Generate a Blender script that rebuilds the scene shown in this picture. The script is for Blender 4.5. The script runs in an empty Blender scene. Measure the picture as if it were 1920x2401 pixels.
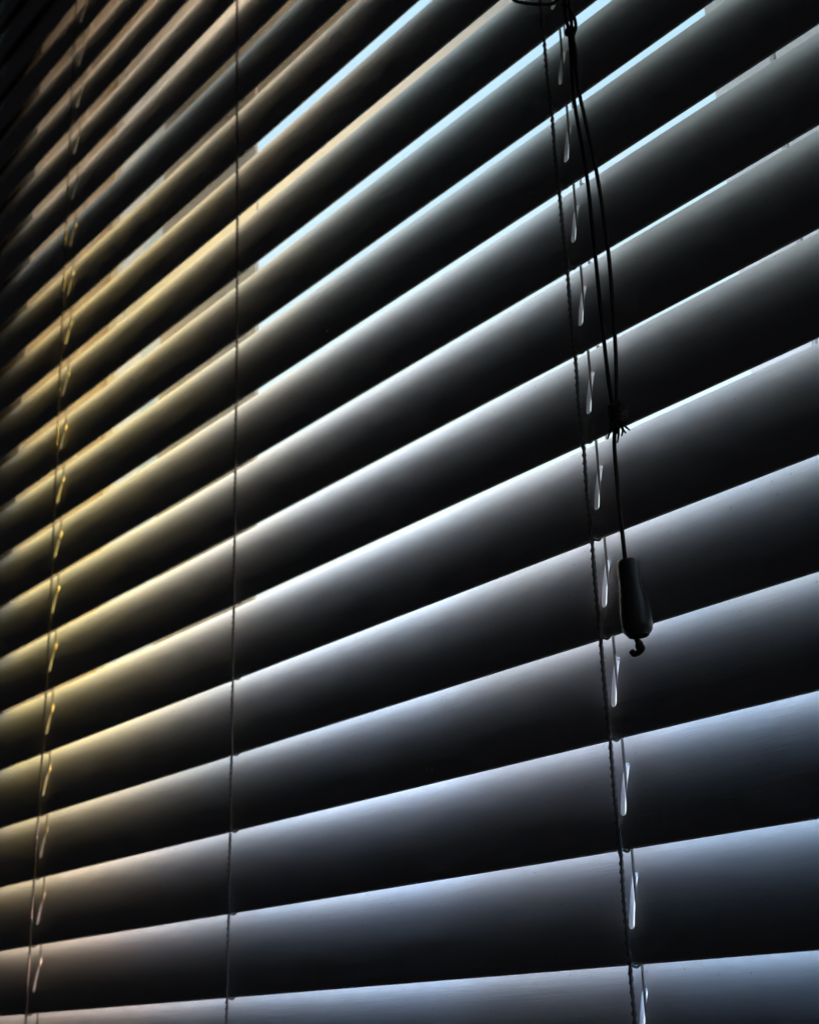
import bpy, bmesh, math, random
from mathutils import Vector, Matrix
random.seed(4)
S = bpy.context.scene
P = 0.0435                      # slat pitch in metres; lengths written as n*P are counted in slats
COL = S.collection

# ------------------------------------------------------------------ camera
F, YAW, PITCH, ROLL = 3389.1, 0.89319, 0.34665, -0.039377
CAM = Vector((21.8584, -9.8221, -0.5005)) * P
cd = bpy.data.cameras.new('camera'); cam = bpy.data.objects.new('camera', cd); COL.objects.link(cam)
fw = Vector((-math.sin(YAW) * math.cos(PITCH), math.cos(YAW) * math.cos(PITCH), math.sin(PITCH)))
r0 = Vector((math.cos(YAW), math.sin(YAW), 0)); u0 = r0.cross(fw)
rt = r0 * math.cos(ROLL) + u0 * math.sin(ROLL); up = u0 * math.cos(ROLL) - r0 * math.sin(ROLL)
m3 = Matrix((rt, up, -fw)).transposed()
cam.matrix_world = Matrix.Translation(CAM) @ m3.to_4x4()
cd.sensor_fit = 'HORIZONTAL'; cd.sensor_width = 36; cd.lens = 36 * F / 1920
cd.clip_start = 0.02; cd.clip_end = 500
cd.dof.use_dof = True; cd.dof.focus_distance = 0.58; cd.dof.aperture_fstop = 24
S.camera = cam

# ------------------------------------------------------------------ world: evening sky outside, unlit room behind
W = bpy.data.worlds.new('World'); S.world = W; W.use_nodes = True
nt = W.node_tree; N = nt.nodes; L = nt.links; N.clear()
def nd(t, **k):
    n = N.new(t)
    for a, b in k.items(): setattr(n, a, b)
    return n
def wm(op, a, b=None, clamp=False):
    n = nd('ShaderNodeMath', operation=op, use_clamp=clamp)
    for i, v in enumerate((a, b)):
        if v is None: continue
        if isinstance(v, (int, float)): n.inputs[i].default_value = v
        else: L.new(v, n.inputs[i])
    return n.outputs[0]
def wmix(f, a, b):
    n = nd('ShaderNodeMix', data_type='RGBA')
    L.new(f, n.inputs[0])
    for i, v in ((6, a), (7, b)):
        if isinstance(v, tuple): n.inputs[i].default_value = (*v, 1)
        else: L.new(v, n.inputs[i])
    return n.outputs[2]
tc = nd('ShaderNodeTexCoord'); sp = nd('ShaderNodeSeparateXYZ'); L.new(tc.outputs['Generated'], sp.inputs[0])
X, Y, Z = sp.outputs
def sstep(v, lo, hi):
    n = nd('ShaderNodeMapRange', interpolation_type='SMOOTHSTEP'); L.new(v, n.inputs[0])
    n.inputs[1].default_value = lo; n.inputs[2].default_value = hi
    return n.outputs[0]
skyc = wmix(sstep(Z, 0.25, 0.70), (1.02, 1.12, 1.15), (0.60, 0.92, 1.20))
skyc = wmix(sstep(Z, -0.12, 0.02), (0.30, 0.25, 0.22), skyc)
front = wm('GREATER_THAN', Y, 0.0)                       # the room side of the sky dome stays dark
bright = wm('ADD', 1.0, wm('MULTIPLY', sstep(X, -0.35, 0.45), wm('MULTIPLY', sstep(Z, -0.1, 0.25), 0.5)))   # unseen sky round to the right boosted to add light on the slats
sc_ = nd('ShaderNodeVectorMath', operation='SCALE'); L.new(skyc, sc_.inputs[0]); L.new(bright, sc_.inputs['Scale']); skyc = sc_.outputs[0]
col = wmix(front, (0.0035, 0.0036, 0.0042), skyc)
bg = nd('ShaderNodeBackground'); L.new(col, bg.inputs[0]); bg.inputs[1].default_value = 1.0
wo = nd('ShaderNodeOutputWorld'); L.new(bg.outputs[0], wo.inputs[0])
W.cycles.sampling_method = 'AUTOMATIC'

def spot(name, loc, target, radius, energy, color, blend=0.9, soft=0.08):
    """an added lamp outside the window; radius is the half-width of the patch of light it throws on the blind"""
    v = Vector(target) - Vector(loc)
    d = bpy.data.lights.new(name, 'SPOT'); d.energy = energy; d.color = color; d.shadow_soft_size = soft
    d.spot_size = 2 * math.atan(radius / v.length); d.spot_blend = blend
    o = bpy.data.objects.new(name, d); COL.objects.link(o); o.location = loc; o.rotation_euler = v.to_track_quat('-Z', 'Y').to_euler()
    return o
# spots added outside to colour patches of the slats: golden on the left, rosy above, blue-white low on the right
spot('added_spot_gold', (-0.20, 2.2, -0.4), (-0.06, 0.1, 0.34), 0.30, 6000, (1.0, 0.64, 0.07))
spot('added_spot_amber', (0.00, 2.4, -0.4), (0.14, 0.1, 0.33), 0.25, 1350, (1.0, 0.80, 0.36))
spot('added_spot_rosy', (-0.15, 2.3, 0.0), (0.10, 0.1, 0.58), 0.26, 2300, (1.0, 0.68, 0.42))
spot('added_spot_blush', (0.0, 2.2, -0.6), (0.04, 0.1, -0.05), 0.19, 6500, (1.0, 0.62, 0.54))
spot('added_spot_lavender', (0.4, 2.4, -0.8), (0.34, 0.1, 0.06), 0.30, 3300, (1.0, 0.86, 0.98))
spot('added_spot_blue', (0.5, 2.3, -1.0), (0.50, 0.1, -0.12), 0.25, 3600, (0.22, 0.45, 1.0))
spot('added_spot_blue_side', (2.0, 1.7, -1.0), (0.64, 0.1, -0.12), 0.27, 6500, (0.24, 0.48, 1.0))
spot('added_spot_white_side', (2.0, 1.7, -0.4), (0.62, 0.1, 0.08), 0.17, 1100, (1.0, 0.94, 1.0))
spot('added_spot_cool', (0.5, 2.4, 0.0), (0.36, 0.1, 0.34), 0.24, 420, (0.44, 0.76, 1.0))

S.view_settings.view_transform = 'Standard'; S.view_settings.look = 'None'
S.view_settings.exposure = 0; S.view_settings.gamma = 1
S.cycles.max_bounces = 12; S.cycles.diffuse_bounces = 8; S.cycles.glossy_bounces = 4
S.cycles.transparent_max_bounces = 16; S.cycles.caustics_reflective = False; S.cycles.caustics_refractive = False
S.cycles.sample_clamp_indirect = 4

# ------------------------------------------------------------------ helpers
def mat(name, base, rough=0.5, bump=0.0, scale=(1, 1, 1), nscale=200.0, var=0.0, spec=0.5, metal=0.0):
    m = bpy.data.materials.new(name); m.use_nodes = True
    t = m.node_tree; b = t.nodes['Principled BSDF']
    b.inputs['Base Color'].default_value = (*base, 1); b.inputs['Roughness'].default_value = rough
    b.inputs['Specular IOR Level'].default_value = spec; b.inputs['Metallic'].default_value = metal
    c = t.nodes.new('ShaderNodeTexCoord'); mp = t.nodes.new('ShaderNodeMapping'); mp.inputs['Scale'].default_value = scale
    no = t.nodes.new('ShaderNodeTexNoise'); no.inputs['Scale'].default_value = nscale; no.inputs['Detail'].default_value = 6
    t.links.new(c.outputs['Object'], mp.inputs[0]); t.links.new(mp.outputs[0], no.inputs[0])
    if bump:
        bp = t.nodes.new('ShaderNodeBump'); bp.inputs['Strength'].default_value = bump; bp.inputs['Distance'].default_value = 0.0005
        t.links.new(no.outputs[0], bp.inputs['Height']); t.links.new(bp.outputs[0], b.inputs['Normal'])
    if var:
        r = t.nodes.new('ShaderNodeMapRange'); r.inputs[3].default_value = rough - var; r.inputs[4].default_value = rough + var
        t.links.new(no.outputs[0], r.inputs[0]); t.links.new(r.outputs[0], b.inputs['Roughness'])
        k = t.nodes.new('ShaderNodeMapRange'); k.inputs[3].default_value = 1 - 0.4 * var; k.inputs[4].default_value = 1 + 0.4 * var
        t.links.new(no.outputs[0], k.inputs[0])
        x = t.nodes.new('ShaderNodeVectorMath'); x.operation = 'SCALE'; x.inputs[0].default_value = base
        t.links.new(k.outputs[0], x.inputs['Scale']); t.links.new(x.outputs[0], b.inputs['Base Color'])
    return m
M_SLAT = mat('slat_paint', (0.80, 0.795, 0.78), 0.5, bump=0.18, scale=(0.04, 1, 1), nscale=900, var=0.06, spec=0.18)
def vary(m):
    """each slat its own streaks; scratches, dust specks and faint dents on top"""
    t = m.node_tree; b = t.nodes['Principled BSDF']; mp = [n for n in t.nodes if n.type == 'MAPPING'][0]; c = [n for n in t.nodes if n.type == 'TEX_COORD'][0]
    oi = t.nodes.new('ShaderNodeObjectInfo'); cb = t.nodes.new('ShaderNodeVectorMath'); cb.operation = 'MULTIPLY_ADD'
    cb.inputs[0].default_value = (3.1, 7.7, 5.3); t.links.new(oi.outputs['Random'], cb.inputs[1]); t.links.new(c.outputs['Object'], cb.inputs[2])
    t.links.new(cb.outputs[0], mp.inputs[0])
    dn = t.nodes.new('ShaderNodeTexNoise'); dn.inputs['Scale'].default_value = 26; dn.inputs['Detail'].default_value = 2; t.links.new(cb.outputs[0], dn.inputs[0])
    b2 = t.nodes.new('ShaderNodeBump'); b2.inputs['Strength'].default_value = 0.35; b2.inputs['Distance'].default_value = 0.0012
    gr = t.nodes.new('ShaderNodeTexNoise'); gr.inputs['Scale'].default_value = 1500; gr.inputs['Detail'].default_value = 3; t.links.new(cb.outputs[0], gr.inputs[0])
    b3 = t.nodes.new('ShaderNodeBump'); b3.inputs['Strength'].default_value = 0.35; b3.inputs['Distance'].default_value = 0.0002
    t.links.new(dn.outputs[0], b2.inputs['Height']); t.links.new(gr.outputs[0], b3.inputs['Height'])
    b1 = [n for n in t.nodes if n.type == 'BUMP' and n not in (b2, b3)][0]
    t.links.new(b2.outputs[0], b1.inputs['Normal']); t.links.new(b1.outputs[0], b3.inputs['Normal']); t.links.new(b3.outputs[0], b.inputs['Normal'])
    vo = t.nodes.new('ShaderNodeTexVoronoi'); vo.inputs['Scale'].default_value = 130; t.links.new(cb.outputs[0], vo.inputs[0])
    r = t.nodes.new('ShaderNodeMapRange'); r.inputs[1].default_value = 0.04; r.inputs[2].default_value = 0.09; r.inputs[3].default_value = 0.75; r.inputs[4].default_value = 1.0
    t.links.new(vo.outputs['Distance'], r.inputs[0])
    src = b.inputs['Base Color'].links[0].from_socket
    x = t.nodes.new('ShaderNodeVectorMath'); x.operation = 'SCALE'; t.links.new(src, x.inputs[0]); t.links.new(r.outputs[0], x.inputs['Scale']); t.links.new(x.outputs[0], b.inputs['Base Color'])
vary(M_SLAT)
M_CORD = mat('cord_thread', (0.36, 0.34, 0.31), 0.85, bump=0.5, nscale=3000, spec=0.2)
M_PULL = mat('pull_cord_thread', (0.10, 0.085, 0.08), 0.85, bump=0.5, nscale=3000, spec=0.2)
M_TASSEL = mat('tassel_plastic', (0.10, 0.09, 0.085), 0.3, bump=0.1, nscale=400, var=0.05)
M_FRAME = mat('frame_paint', (0.80, 0.80, 0.82), 0.35, bump=0.1, nscale=60, var=0.05)
M_WALL = mat('cream_render', (0.40, 0.33, 0.27), 0.9, bump=0.6, nscale=150, var=0.1)
M_GLASS = bpy.data.materials.new('window_glass'); M_GLASS.use_nodes = True
t = M_GLASS.node_tree; t.nodes.clear()
o = t.nodes.new('ShaderNodeOutputMaterial'); mx = t.nodes.new('ShaderNodeMixShader'); tr = t.nodes.new('ShaderNodeBsdfTransparent')
gl = t.nodes.new('ShaderNodeBsdfGlossy'); gl.inputs['Roughness'].default_value = 0.02
tr.inputs[0].default_value = (0.93, 0.96, 0.95, 1)
mx.inputs[0].default_value = 0.05
t.links.new(tr.outputs[0], mx.inputs[1]); t.links.new(gl.outputs[0], mx.inputs[2]); t.links.new(mx.outputs[0], o.inputs[0])

def link(name, bm, m, parent=None, smooth=True):
    me = bpy.data.meshes.new(name); bmesh.ops.recalc_face_normals(bm, faces=bm.faces[:]); bm.to_mesh(me); bm.free()
    me.materials.append(m)
    if smooth:
        me.polygons.foreach_set('use_smooth', [True] * len(me.polygons))
        me.set_sharp_from_angle(angle=math.radians(40))
    ob = bpy.data.objects.new(name, me); COL.objects.link(ob)
    if parent: ob.parent = parent
    return ob
def tag(ob, label=None, cat=None, group=None, kind=None):
    for k, v in (('label', label), ('category', cat), ('group', group), ('kind', kind)):
        if v: ob[k] = v
    return ob
def thing(name, label, cat, loc=(0, 0, 0)):
    e = bpy.data.objects.new(name, None); COL.objects.link(e); e.location = loc; e.empty_display_size = 0.05
    return tag(e, label, cat)
def box(bm, x0, x1, y0, y1, z0, z1, bev=0.0):
    r = bmesh.ops.create_cube(bm, size=1)['verts']
    for v in r:
        v.co = Vector(((x0 + x1) / 2 + v.co.x * (x1 - x0), (y0 + y1) / 2 + v.co.y * (y1 - y0), (z0 + z1) / 2 + v.co.z * (z1 - z0)))
    if bev:
        es = list({e for v in r for e in v.link_edges})
        bmesh.ops.bevel(bm, geom=es, offset=bev, segments=2, affect='EDGES')
def tube(bm, pts, rad, n=8, caps=True):
    pts = [Vector(p) for p in pts]; rings = []
    ref = Vector((1, 0, 0))
    for i, p in enumerate(pts):
        d = (pts[min(i + 1, len(pts) - 1)] - pts[max(i - 1, 0)]).normalized()
        a = d.cross(ref)
        if a.length < 0.1: a = d.cross(Vector((0, 1, 0)))
        a.normalize(); b = d.cross(a); ref = b.cross(d) if False else ref
        r = rad[i] if isinstance(rad, (list, tuple)) else rad
        rings.append([bm.verts.new(p + a * r * math.cos(2 * math.pi * j / n) + b * r * math.sin(2 * math.pi * j / n)) for j in range(n)])
    for q, s in zip(rings, rings[1:]):
        for j in range(n): bm.faces.new((q[j], q[(j + 1) % n], s[(j + 1) % n], s[j]))
    if caps: bm.faces.new(rings[0][::-1]); bm.faces.new(rings[-1])
def spline(pts, sub=6):
    pts = [Vector(p) for p in pts]; out = []
    for i in range(len(pts) - 1):
        a = pts[max(i - 1, 0)]; b = pts[i]; c = pts[i + 1]; d = pts[min(i + 2, len(pts) - 1)]
        for s in range(sub):
            t = s / sub
            out.append(0.5 * ((2 * b) + (c - a) * t + (2 * a - 5 * b + 4 * c - d) * t * t + (3 * b - a - 3 * c + d) * t ** 3))
    out.append(pts[-1]); return out
def blob(bm, c, r, sc=(1, 1, 1), seg=12):
    c = Vector(c); nr = seg // 2 + 1; rows = []
    for i in range(1, nr):
        a = math.pi * i / nr
        rows.append([bm.verts.new(c + Vector((r * sc[0] * math.sin(a) * math.cos(2 * math.pi * j / seg), r * sc[1] * math.sin(a) * math.sin(2 * math.pi * j / seg), r * sc[2] * math.cos(a)))) for j in range(seg)])
    t = bm.verts.new(c + Vector((0, 0, r * sc[2]))); b = bm.verts.new(c - Vector((0, 0, r * sc[2])))
    for j in range(seg):
        k = (j + 1) % seg
        bm.faces.new((t, rows[0][j], rows[0][k])); bm.faces.new((b, rows[-1][k], rows[-1][j]))
        for q, s in zip(rows, rows[1:]): bm.faces.new((q[j], s[j], s[k], q[k]))
def twist(bm, pts, rs, off, pitch, n=6):
    """two strands laid round each other along a polyline; thin loops of thread stand out on one side"""
    for ph in (0, math.pi):
        out = []; acc = 0
        for i, p in enumerate(pts):
            if i: acc += (p - pts[i - 1]).length
            a = 2 * math.pi * acc / pitch + ph
            out.append(p + Vector((math.cos(a) * off, math.sin(a) * off, 0)))
        tube(bm, out, rs, n)
def lerp(tab, z):
    if z <= tab[0][0]: return tab[0][1]
    for (a, b), (c, d) in zip(tab, tab[1:]):
        if z <= c: return b + (d - b) * (z - a) / (c - a)
    return tab[-1][1]

# ------------------------------------------------------------------ the wall with its window opening
XL, XR, ZB, ZT = -2.6 * P, 31 * P, -7 * P, 19.6 * P
YI, YO = 0.36 * P, 5.7 * P
bm = bmesh.new()
box(bm, -14 * P, XL, YI, YO, -16 * P, 32 * P)
box(bm, XR, 44 * P, YI, YO, -16 * P, 32 * P)
box(bm, XL, XR, YI, YO, ZT, 32 * P)
box(bm, XL, XR, YI, YO, -16 * P, ZB)
tag(link('wall', bm, M_WALL, smooth=False), kind='structure')

# ------------------------------------------------------------------ window: frame, rail, mullion, glass
win = thing('window', 'pale window frame and glass behind the closed blind, with crossing rail and upright post', 'window', (XL, 2.2 * P, ZB))
def wpart(name, bm, m, smooth=True):
    ob = link(name, bm, m, smooth=smooth); ob.parent = win; ob.matrix_parent_inverse = Matrix.Translation(win.location).inverted(); return ob
Y0, Y1 = 2.1 * P, 3.1 * P
bm = bmesh.new()
box(bm, XL + .001, XL + 0.45 * P, Y0, Y1, ZB + .001, ZT - .001, .002)
box(bm, XR - 1.0 * P, XR - .001, Y0, Y1, ZB + .001, ZT - .001, .002)
box(bm, XL + 0.452 * P, XR - 1.002 * P, Y0, Y1, ZT - 0.7 * P, ZT - .001, .002)
box(bm, XL + 0.452 * P, XR - 1.002 * P, Y0, Y1, ZB + .001, ZB + P, .002)
wpart('frame', bm, M_FRAME)
bm = bmesh.new()
box(bm, 12.90 * P, 13.76 * P, Y0 + .2 * P, Y1, ZB + 1.01 * P, ZT - .71 * P, .0012)
box(bm, 13.80 * P, 14.8 * P, Y0 + .2 * P, Y1, ZB + 1.01 * P, ZT - .71 * P, .0012)
wpart('mullion', bm, M_FRAME)
bm = bmesh.new()
box(bm, XL + 0.46 * P, 12.89 * P, Y0 + .15 * P, Y1 - .1 * P, 13.2 * P, 14.35 * P, .002)
wpart('meeting_rail', bm, M_FRAME)
bm = bmesh.new()
box(bm, XL + 0.46 * P, 12.89 * P, Y0 + .55 * P, Y0 + .65 * P, ZB + 1.01 * P, 13.19 * P)
box(bm, XL + 0.46 * P, 12.89 * P, Y0 + .55 * P, Y0 + .65 * P, 14.36 * P, ZT - .71 * P)
box(bm, 14.81 * P, XR - 1.01 * P, Y0 + .55 * P, Y0 + .65 * P, ZB + 1.01 * P, ZT - .71 * P)
wpart('glass_pane', bm, M_GLASS, False)

# ------------------------------------------------------------------ slat
TH = 0.0024; WID = 1.163 * P - TH; SAG = 0.0050; TILT = math.radians(76.6)
BEND = math.radians(8.8)                 # the slat bows towards the room: flatter halves, rounder middle
def _ang(s): return TILT - BEND * math.tanh(s / 0.60) / math.tanh(1 / 0.60)
NT = 800; _tab = [(0.0, 0.0)]
for _i in range(NT):
    _a = _ang(-1.2 + 2.4 * (_i + .5) / NT); _l = WID / 2 * 2.4 / NT
    _tab.append((_tab[-1][0] + math.cos(_a) * _l, _tab[-1][1] + math.sin(_a) * _l))
def _at(s):
    f = (s + 1.2) / 2.4 * NT; i = max(0, min(NT - 1, int(f))); t = f - i
    return tuple(_tab[i][q] + (_tab[i + 1][q] - _tab[i][q]) * t for q in (0, 1))
_e0, _e1 = _at(-1), _at(1); _ch = (_e1[0] - _e0[0], _e1[1] - _e0[1])
_k = WID / math.hypot(*_ch); _r = TILT - math.atan2(_ch[1], _ch[0])
def prof(s, h):
    """s in -1..1 from the room edge to the window edge, h outwards; returns (y, z) with the room edge at the origin"""
    p = _at(s); y0, z0 = (p[0] - _e0[0]) * _k, (p[1] - _e0[1]) * _k
    y = y0 * math.cos(_r) - z0 * math.sin(_r); z = y0 * math.sin(_r) + z0 * math.cos(_r); a = _ang(s) + _r
    return (y - h * math.sin(a), z + h * math.cos(a) + TH / 2)
X0, X1 = -4.9 * P, 32.6 * P
LIFT = (0.0, 12.555 * P); LADX = (0.0, 5.8866 * P, 12.5088 * P)
def slat_mesh():
    bm = bmesh.new()
    ns = 20; srow = [-1 + 2 * i / ns for i in range(ns + 1)]
    hs = 0.0015; i1, i2 = 4, 16; HA = 0.006
    xs = sorted({X0, X1, *[X0 + (X1 - X0) * i / 24 for i in range(1, 24)]})
    for c in LIFT:
        xs = [x for x in xs if abs(x - c) > 2.1 * HA] + [c - HA, c - HA / 2, c, c + HA / 2, c + HA]
    xs = sorted(xs)
    SL = {c: xs.index(c) for c in LIFT}
    def P3(x, s, h): y, z = prof(s, h); return (x, y, z)
    surf = []
    for h in (0.0, -TH):
        V = [[None] * (ns + 1) for _ in xs]
        for i, x in enumerate(xs):
            for j, s in enumerate(srow):
                if any(abs(x - c) < HA * .9 and i1 < j < i2 for c in LIFT): continue
                V[i][j] = bm.verts.new(P3(x, s, h))
        hole = {}
        for c, ic in SL.items():
            outer = [(ic - 2, j) for j in range(i1, i2 + 1)] + [(ic + d, i2) for d in (-1, 0, 1)] + [(ic + 2, j) for j in range(i2, i1 - 1, -1)] + [(ic + d, i1) for d in (1, 0, -1)]
            ds = hs / (WID / 2); s_lo = -0.50 + ds; s_hi = 0.42 - ds; inn = []
            for (i, j) in outer:
                dx = xs[i] - c; s = srow[j]
                if j == i2: a = math.pi / 2 * (1 - dx / HA); q = (hs * math.cos(a), s_hi + ds * math.sin(a))
                elif j == i1: a = math.pi / 2 * (1 - dx / HA); q = (hs * math.cos(a), s_lo - ds * math.sin(a))
                else:
                    f = (j - i1) / (i2 - i1); q = (math.copysign(hs, dx), s_lo + (s_hi - s_lo) * f)
                inn.append(bm.verts.new(P3(c + q[0], q[1], h)))
            n = len(outer)
            for k in range(n):
                a, b = outer[k], outer[(k + 1) % n]
                bm.faces.new((V[a[0]][a[1]], V[b[0]][b[1]], inn[(k + 1) % n], inn[k]))
            hole[c] = inn
        for i in range(len(xs) - 1):
            for j in range(ns):
                if any(SL[c] - 2 <= i < SL[c] + 2 and i1 <= j < i2 for c in LIFT): continue
                bm.faces.new((V[i][j], V[i + 1][j], V[i + 1][j + 1], V[i][j + 1]))
        surf.append((V, hole))
    (A, ha), (B, hb) = surf
    for c in LIFT:
        n = len(ha[c])
        for k in range(n): bm.faces.new((ha[c][k], ha[c][(k + 1) % n], hb[c][(k + 1) % n], hb[c][k]))
    for j, sgn in ((0, -1), (ns, 1)):      # rounded long edges
        prev = [A[i][j] for i in range(len(xs))]
        for st in range(1, 5):
            a = math.pi * st / 5; hh = -TH / 2 + TH / 2 * math.cos(a); ss = srow[j] + sgn * math.sin(a) * (TH / 2) / (WID / 2)
            cur = [bm.verts.new(P3(x, ss, hh)) for x in xs]
            for i in range(len(xs) - 1): bm.faces.new((prev[i], prev[i + 1], cur[i + 1], cur[i]))
            prev = cur
        for i in range(len(xs) - 1): bm.faces.new((prev[i], prev[i + 1], B[i + 1][j], B[i][j]))
    for i in (0, len(xs) - 1):
        for j in range(ns): bm.faces.new((A[i][j], A[i][j + 1], B[i][j + 1], B[i][j]))
    return bm
blind = thing('venetian_blind', 'wide white slatted window blind tilted almost shut, hung on ladder cords', 'window blind', (0, 0, 0))
first = link('slat', slat_mesh(), M_SLAT, blind)
KMIN, KMAX = -7, 23
dz = {2: .012, 3: -.01, 4: -.014, 5: .018, 6: .017, 8: -.008, 9: -.012, 10: .004, 11: .012, 12: 0, 16: .02}
tl = {6: 0.0, 7: 0.35, 9: .2, 10: -.1, 11: .5}
for k in range(KMIN, KMAX + 1):
    s = first if k == KMIN else first.copy()
    if k > KMIN: COL.objects.link(s); s.parent = blind
    s.location = (random.uniform(-.0006, .0006), 0, (k + dz.get(k, 0)) * P)
    if k >= 12: s.scale = (1, 1.0, 1.05)
    s.rotation_euler = (math.radians(-tl.get(k, random.uniform(-.25, .25))), 0, 0)
bm = bmesh.new(); box(bm, X0, X1, -.006, .05, (KMAX + 1.6) * P, (KMAX + 2.8) * P, .002); link('headrail', bm, M_SLAT, blind)
bm = bmesh.new(); box(bm, X0, X1, -.004, .012, (KMIN - 1.1) * P, (KMIN - .1) * P, .003); link('bottom_rail', bm, M_SLAT, blind)

# ladders: braided front cord, plain rear cord, a rung under every slat
OFF = [
    [(0, -.07), (2, -.02), (5, .09), (7, .08), (10, .02), (13, -.02), (17, -.09)],
    [(-2, -.16), (0, -.11), (1, -.08), (3, -.03), (5, .01), (7, .035), (9, .066), (11, .06), (14, .03)],
    [(-1, .07), (0, .05), (1, .055), (3, .03), (5, .02), (7, 0), (8, -.02), (9, -.034), (10, -.06)]]
ytop, ztop = prof(1, 0)
for n, x in enumerate(LADX):
    bm = bmesh.new()
    def fx(z): return x + lerp(OFF[n], z / P) * P
    zs = [KMIN * P - .03 + i * .0012 for i in range(int(((KMAX - KMIN) * P + .13) / .0012))]
    rr = (.00055, .00052, .00058)[n]
    def fy(z):                         # pinched in a little under each slat edge
        f = (z / P) % 1.0
        return -.0022 + .00015 * math.cos(2 * math.pi * f)
    pts = [Vector((fx(z), fy(z), z)) for z in zs]
    twist(bm, pts, rr, .00036, .0062)
    z = KMIN * P
    while z < KMAX * P + .08:
        blob(bm, (fx(z) - .00085, fy(z), z), .00062, (1.0, 1, 1.6), 6); z += .0038 + random.uniform(-.0005, .0005)
    tube(bm, [(fx(z) , ytop + .0018, z) for z in zs[::10]], .0006, 6)
    for k in range(KMIN, KMAX + 1):
        zz = (k + dz.get(k, 0)) * P; xx = fx(zz)
        rung = [(xx, -.0022, zz + .0004), (xx + .0008, -.0012, zz - .0004), (xx + .0020, .0004, zz - .0007)]
        for s in (-.9, -.6, -.2, .2, .6, .95):
            y, z2 = prof(s, -TH - .0007); rung.append((xx + .0026 + .0004 * s, y, zz + z2))
        rung.append((xx, ytop + .0018, zz + ztop + .002))
        tube(bm, spline(rung, 3), .00055, 6)
    link('ladder_cord', bm, M_CORD, blind)
ym = prof(-.04, -TH / 2)[0]
for x in LIFT:
    bm = bmesh.new(); tube(bm, [(x, ym + .0006, z * P) for z in [KMIN - 1 + i * .5 for i in range(2 * (KMAX - KMIN) + 6)]], .00062, 10)
    link('lift_cord', bm, M_CORD, blind)

# ------------------------------------------------------------------ pull cord with its tassel, hanging in front
pc = thing('pull_cord', 'dark knotted pull cord with a rounded tassel hanging in front of the blind', 'blind cord', (13.1 * P, -.5 * P, 9.5 * P))
def ppart(name, bm, m, parent=None):
    ob = link(name, bm, m); ob.parent = parent or pc
    if not parent: ob.matrix_parent_inverse = Matrix.Translation(pc.location).inverted()
    return ob
def un(px, py, yy=-.5):
    d = fw * F + rt * (px - 960) - up * (py - 1200.5)
    return CAM + d * ((yy * P - CAM.y) / d.y)
# measured places on the cord, as metres in the plane 2 cm in front of the slats
def cord_pts(l): return [un(*q) for q in l]
rc = .00085
bm = bmesh.new(); tube(bm, spline(cord_pts([(1322, -60), (1324, 20), (1334, 75), (1338, 120), (1346, 235), (1374, 400), (1395, 595), (1416, 800), (1432, 930), (1445, 975)])), rc, 8); ppart('strand', bm, M_PULL)
bm = bmesh.new(); tube(bm, spline(cord_pts([(1330, -60), (1338, 30), (1341, 75), (1346, 130), (1359, 222), (1396, 390), (1425, 580), (1442, 800), (1446, 930), (1450, 975)])), rc, 8); ppart('strand', bm, M_PULL)
bm = bmesh.new(); tube(bm, spline(cord_pts([(1318, 10), (1332, 14), (1345, 36), (1350, 62), (1344, 84), (1348, 110), (1352, 150), (1356, 200)])), .0008, 7); blob(bm, un(1334, 74), .0023, (1, .9, 1)); blob(bm, un(1340, 66), .0013, (1, 1, 1.5)); ppart('knot', bm, M_PULL)
bm = bmesh.new()
kc = un(1449, 978)
for i in range(7):
    a = i * 2.4; tube(bm, [kc + Vector((math.cos(a + t * .8) * .0029, math.sin(a + t * .8) * .0026, .0034 * math.cos(t * .8 + i) + .0004 * i)) for t in range(9)], .0013, 7)
blob(bm, kc, .0036, (1, 1, 1.15), 14)
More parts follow.
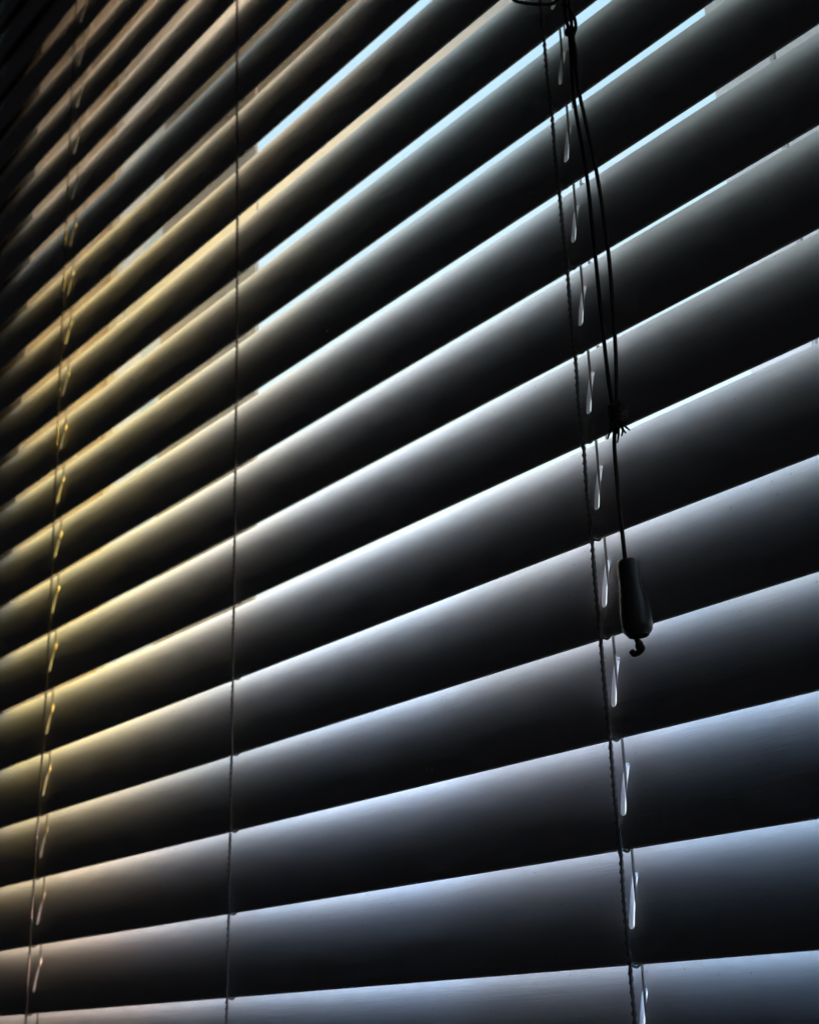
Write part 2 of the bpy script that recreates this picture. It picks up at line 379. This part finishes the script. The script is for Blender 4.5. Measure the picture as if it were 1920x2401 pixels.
for i, (px, py) in enumerate([(1424, 1030), (1447, 1038), (1467, 1015), (1476, 1008), (1440, 1026), (1457, 1022)]):
    e = un(px, py); s = kc + (e - kc) * .25 + Vector((0, .0008 * (i % 3 - 1), 0)); md = (s + e) / 2 + Vector((random.uniform(-.001, .001), random.uniform(-.001, .001), 0))
    tube(bm, spline([s, md, e], 4), [.00075 - .00005 * q for q in range(9)], 5)
ppart('knot', bm, M_PULL)
bm = bmesh.new(); tube(bm, spline(cord_pts([(1444, 990), (1440, 1040), (1447, 1130), (1455, 1215), (1467, 1325)])), .00085, 8); ppart('strand', bm, M_PULL)
# turned tassel, hollow underneath
T0, T1 = un(1471, 1314), un(1497, 1492); ax = (T1 - T0); LEN = ax.length; ax.normalize()
a1 = ax.cross(Vector((0, 1, 0))).normalized(); a2 = ax.cross(a1)
rad = [(0, .0), (0, .0022), (.012, .0038), (.04, .0043), (.10, .0045), (.30, .0047), (.45, .0051), (.58, .0057), (.70, .0061), (.80, .0062), (.88, .0061), (.93, .0057), (1.0, .0040), (1.0, .0034), (.95, .0030), (.93, 0)]
bm = bmesh.new(); rings = []
for f, r in rad:
    c = T0 + ax * LEN * f
    rings.append([bm.verts.new(c + (a1 * math.cos(2 * math.pi * j / 28) + a2 * math.sin(2 * math.pi * j / 28)) * max(r, 1e-5)) for j in range(28)])
for q, s in zip(rings, rings[1:]):
    for j in range(28): bm.faces.new((q[j], q[(j + 1) % 28], s[(j + 1) % 28], s[j]))
tas = ppart('tassel', bm, M_TASSEL)
bm = bmesh.new(); tube(bm, spline([un(1492, 1480), un(1494, 1500), un(1500, 1512), un(1506, 1520), un(1500, 1528), un(1488, 1534), un(1481, 1528)]), .0012, 7)
blob(bm, un(1499, 1514), .0017, (1, 1, 1.4)); blob(bm, un(1503, 1520), .0013)
ppart('cord_end', bm, M_PULL, tas)
# slack loop of the same cord dipping in at the top
bm = bmesh.new(); tube(bm, spline(cord_pts([(1190, -30), (1204, -2), (1232, 6), (1268, 9), (1298, 6), (1320, -20)])), rc, 8); ppart('loop', bm, M_PULL)
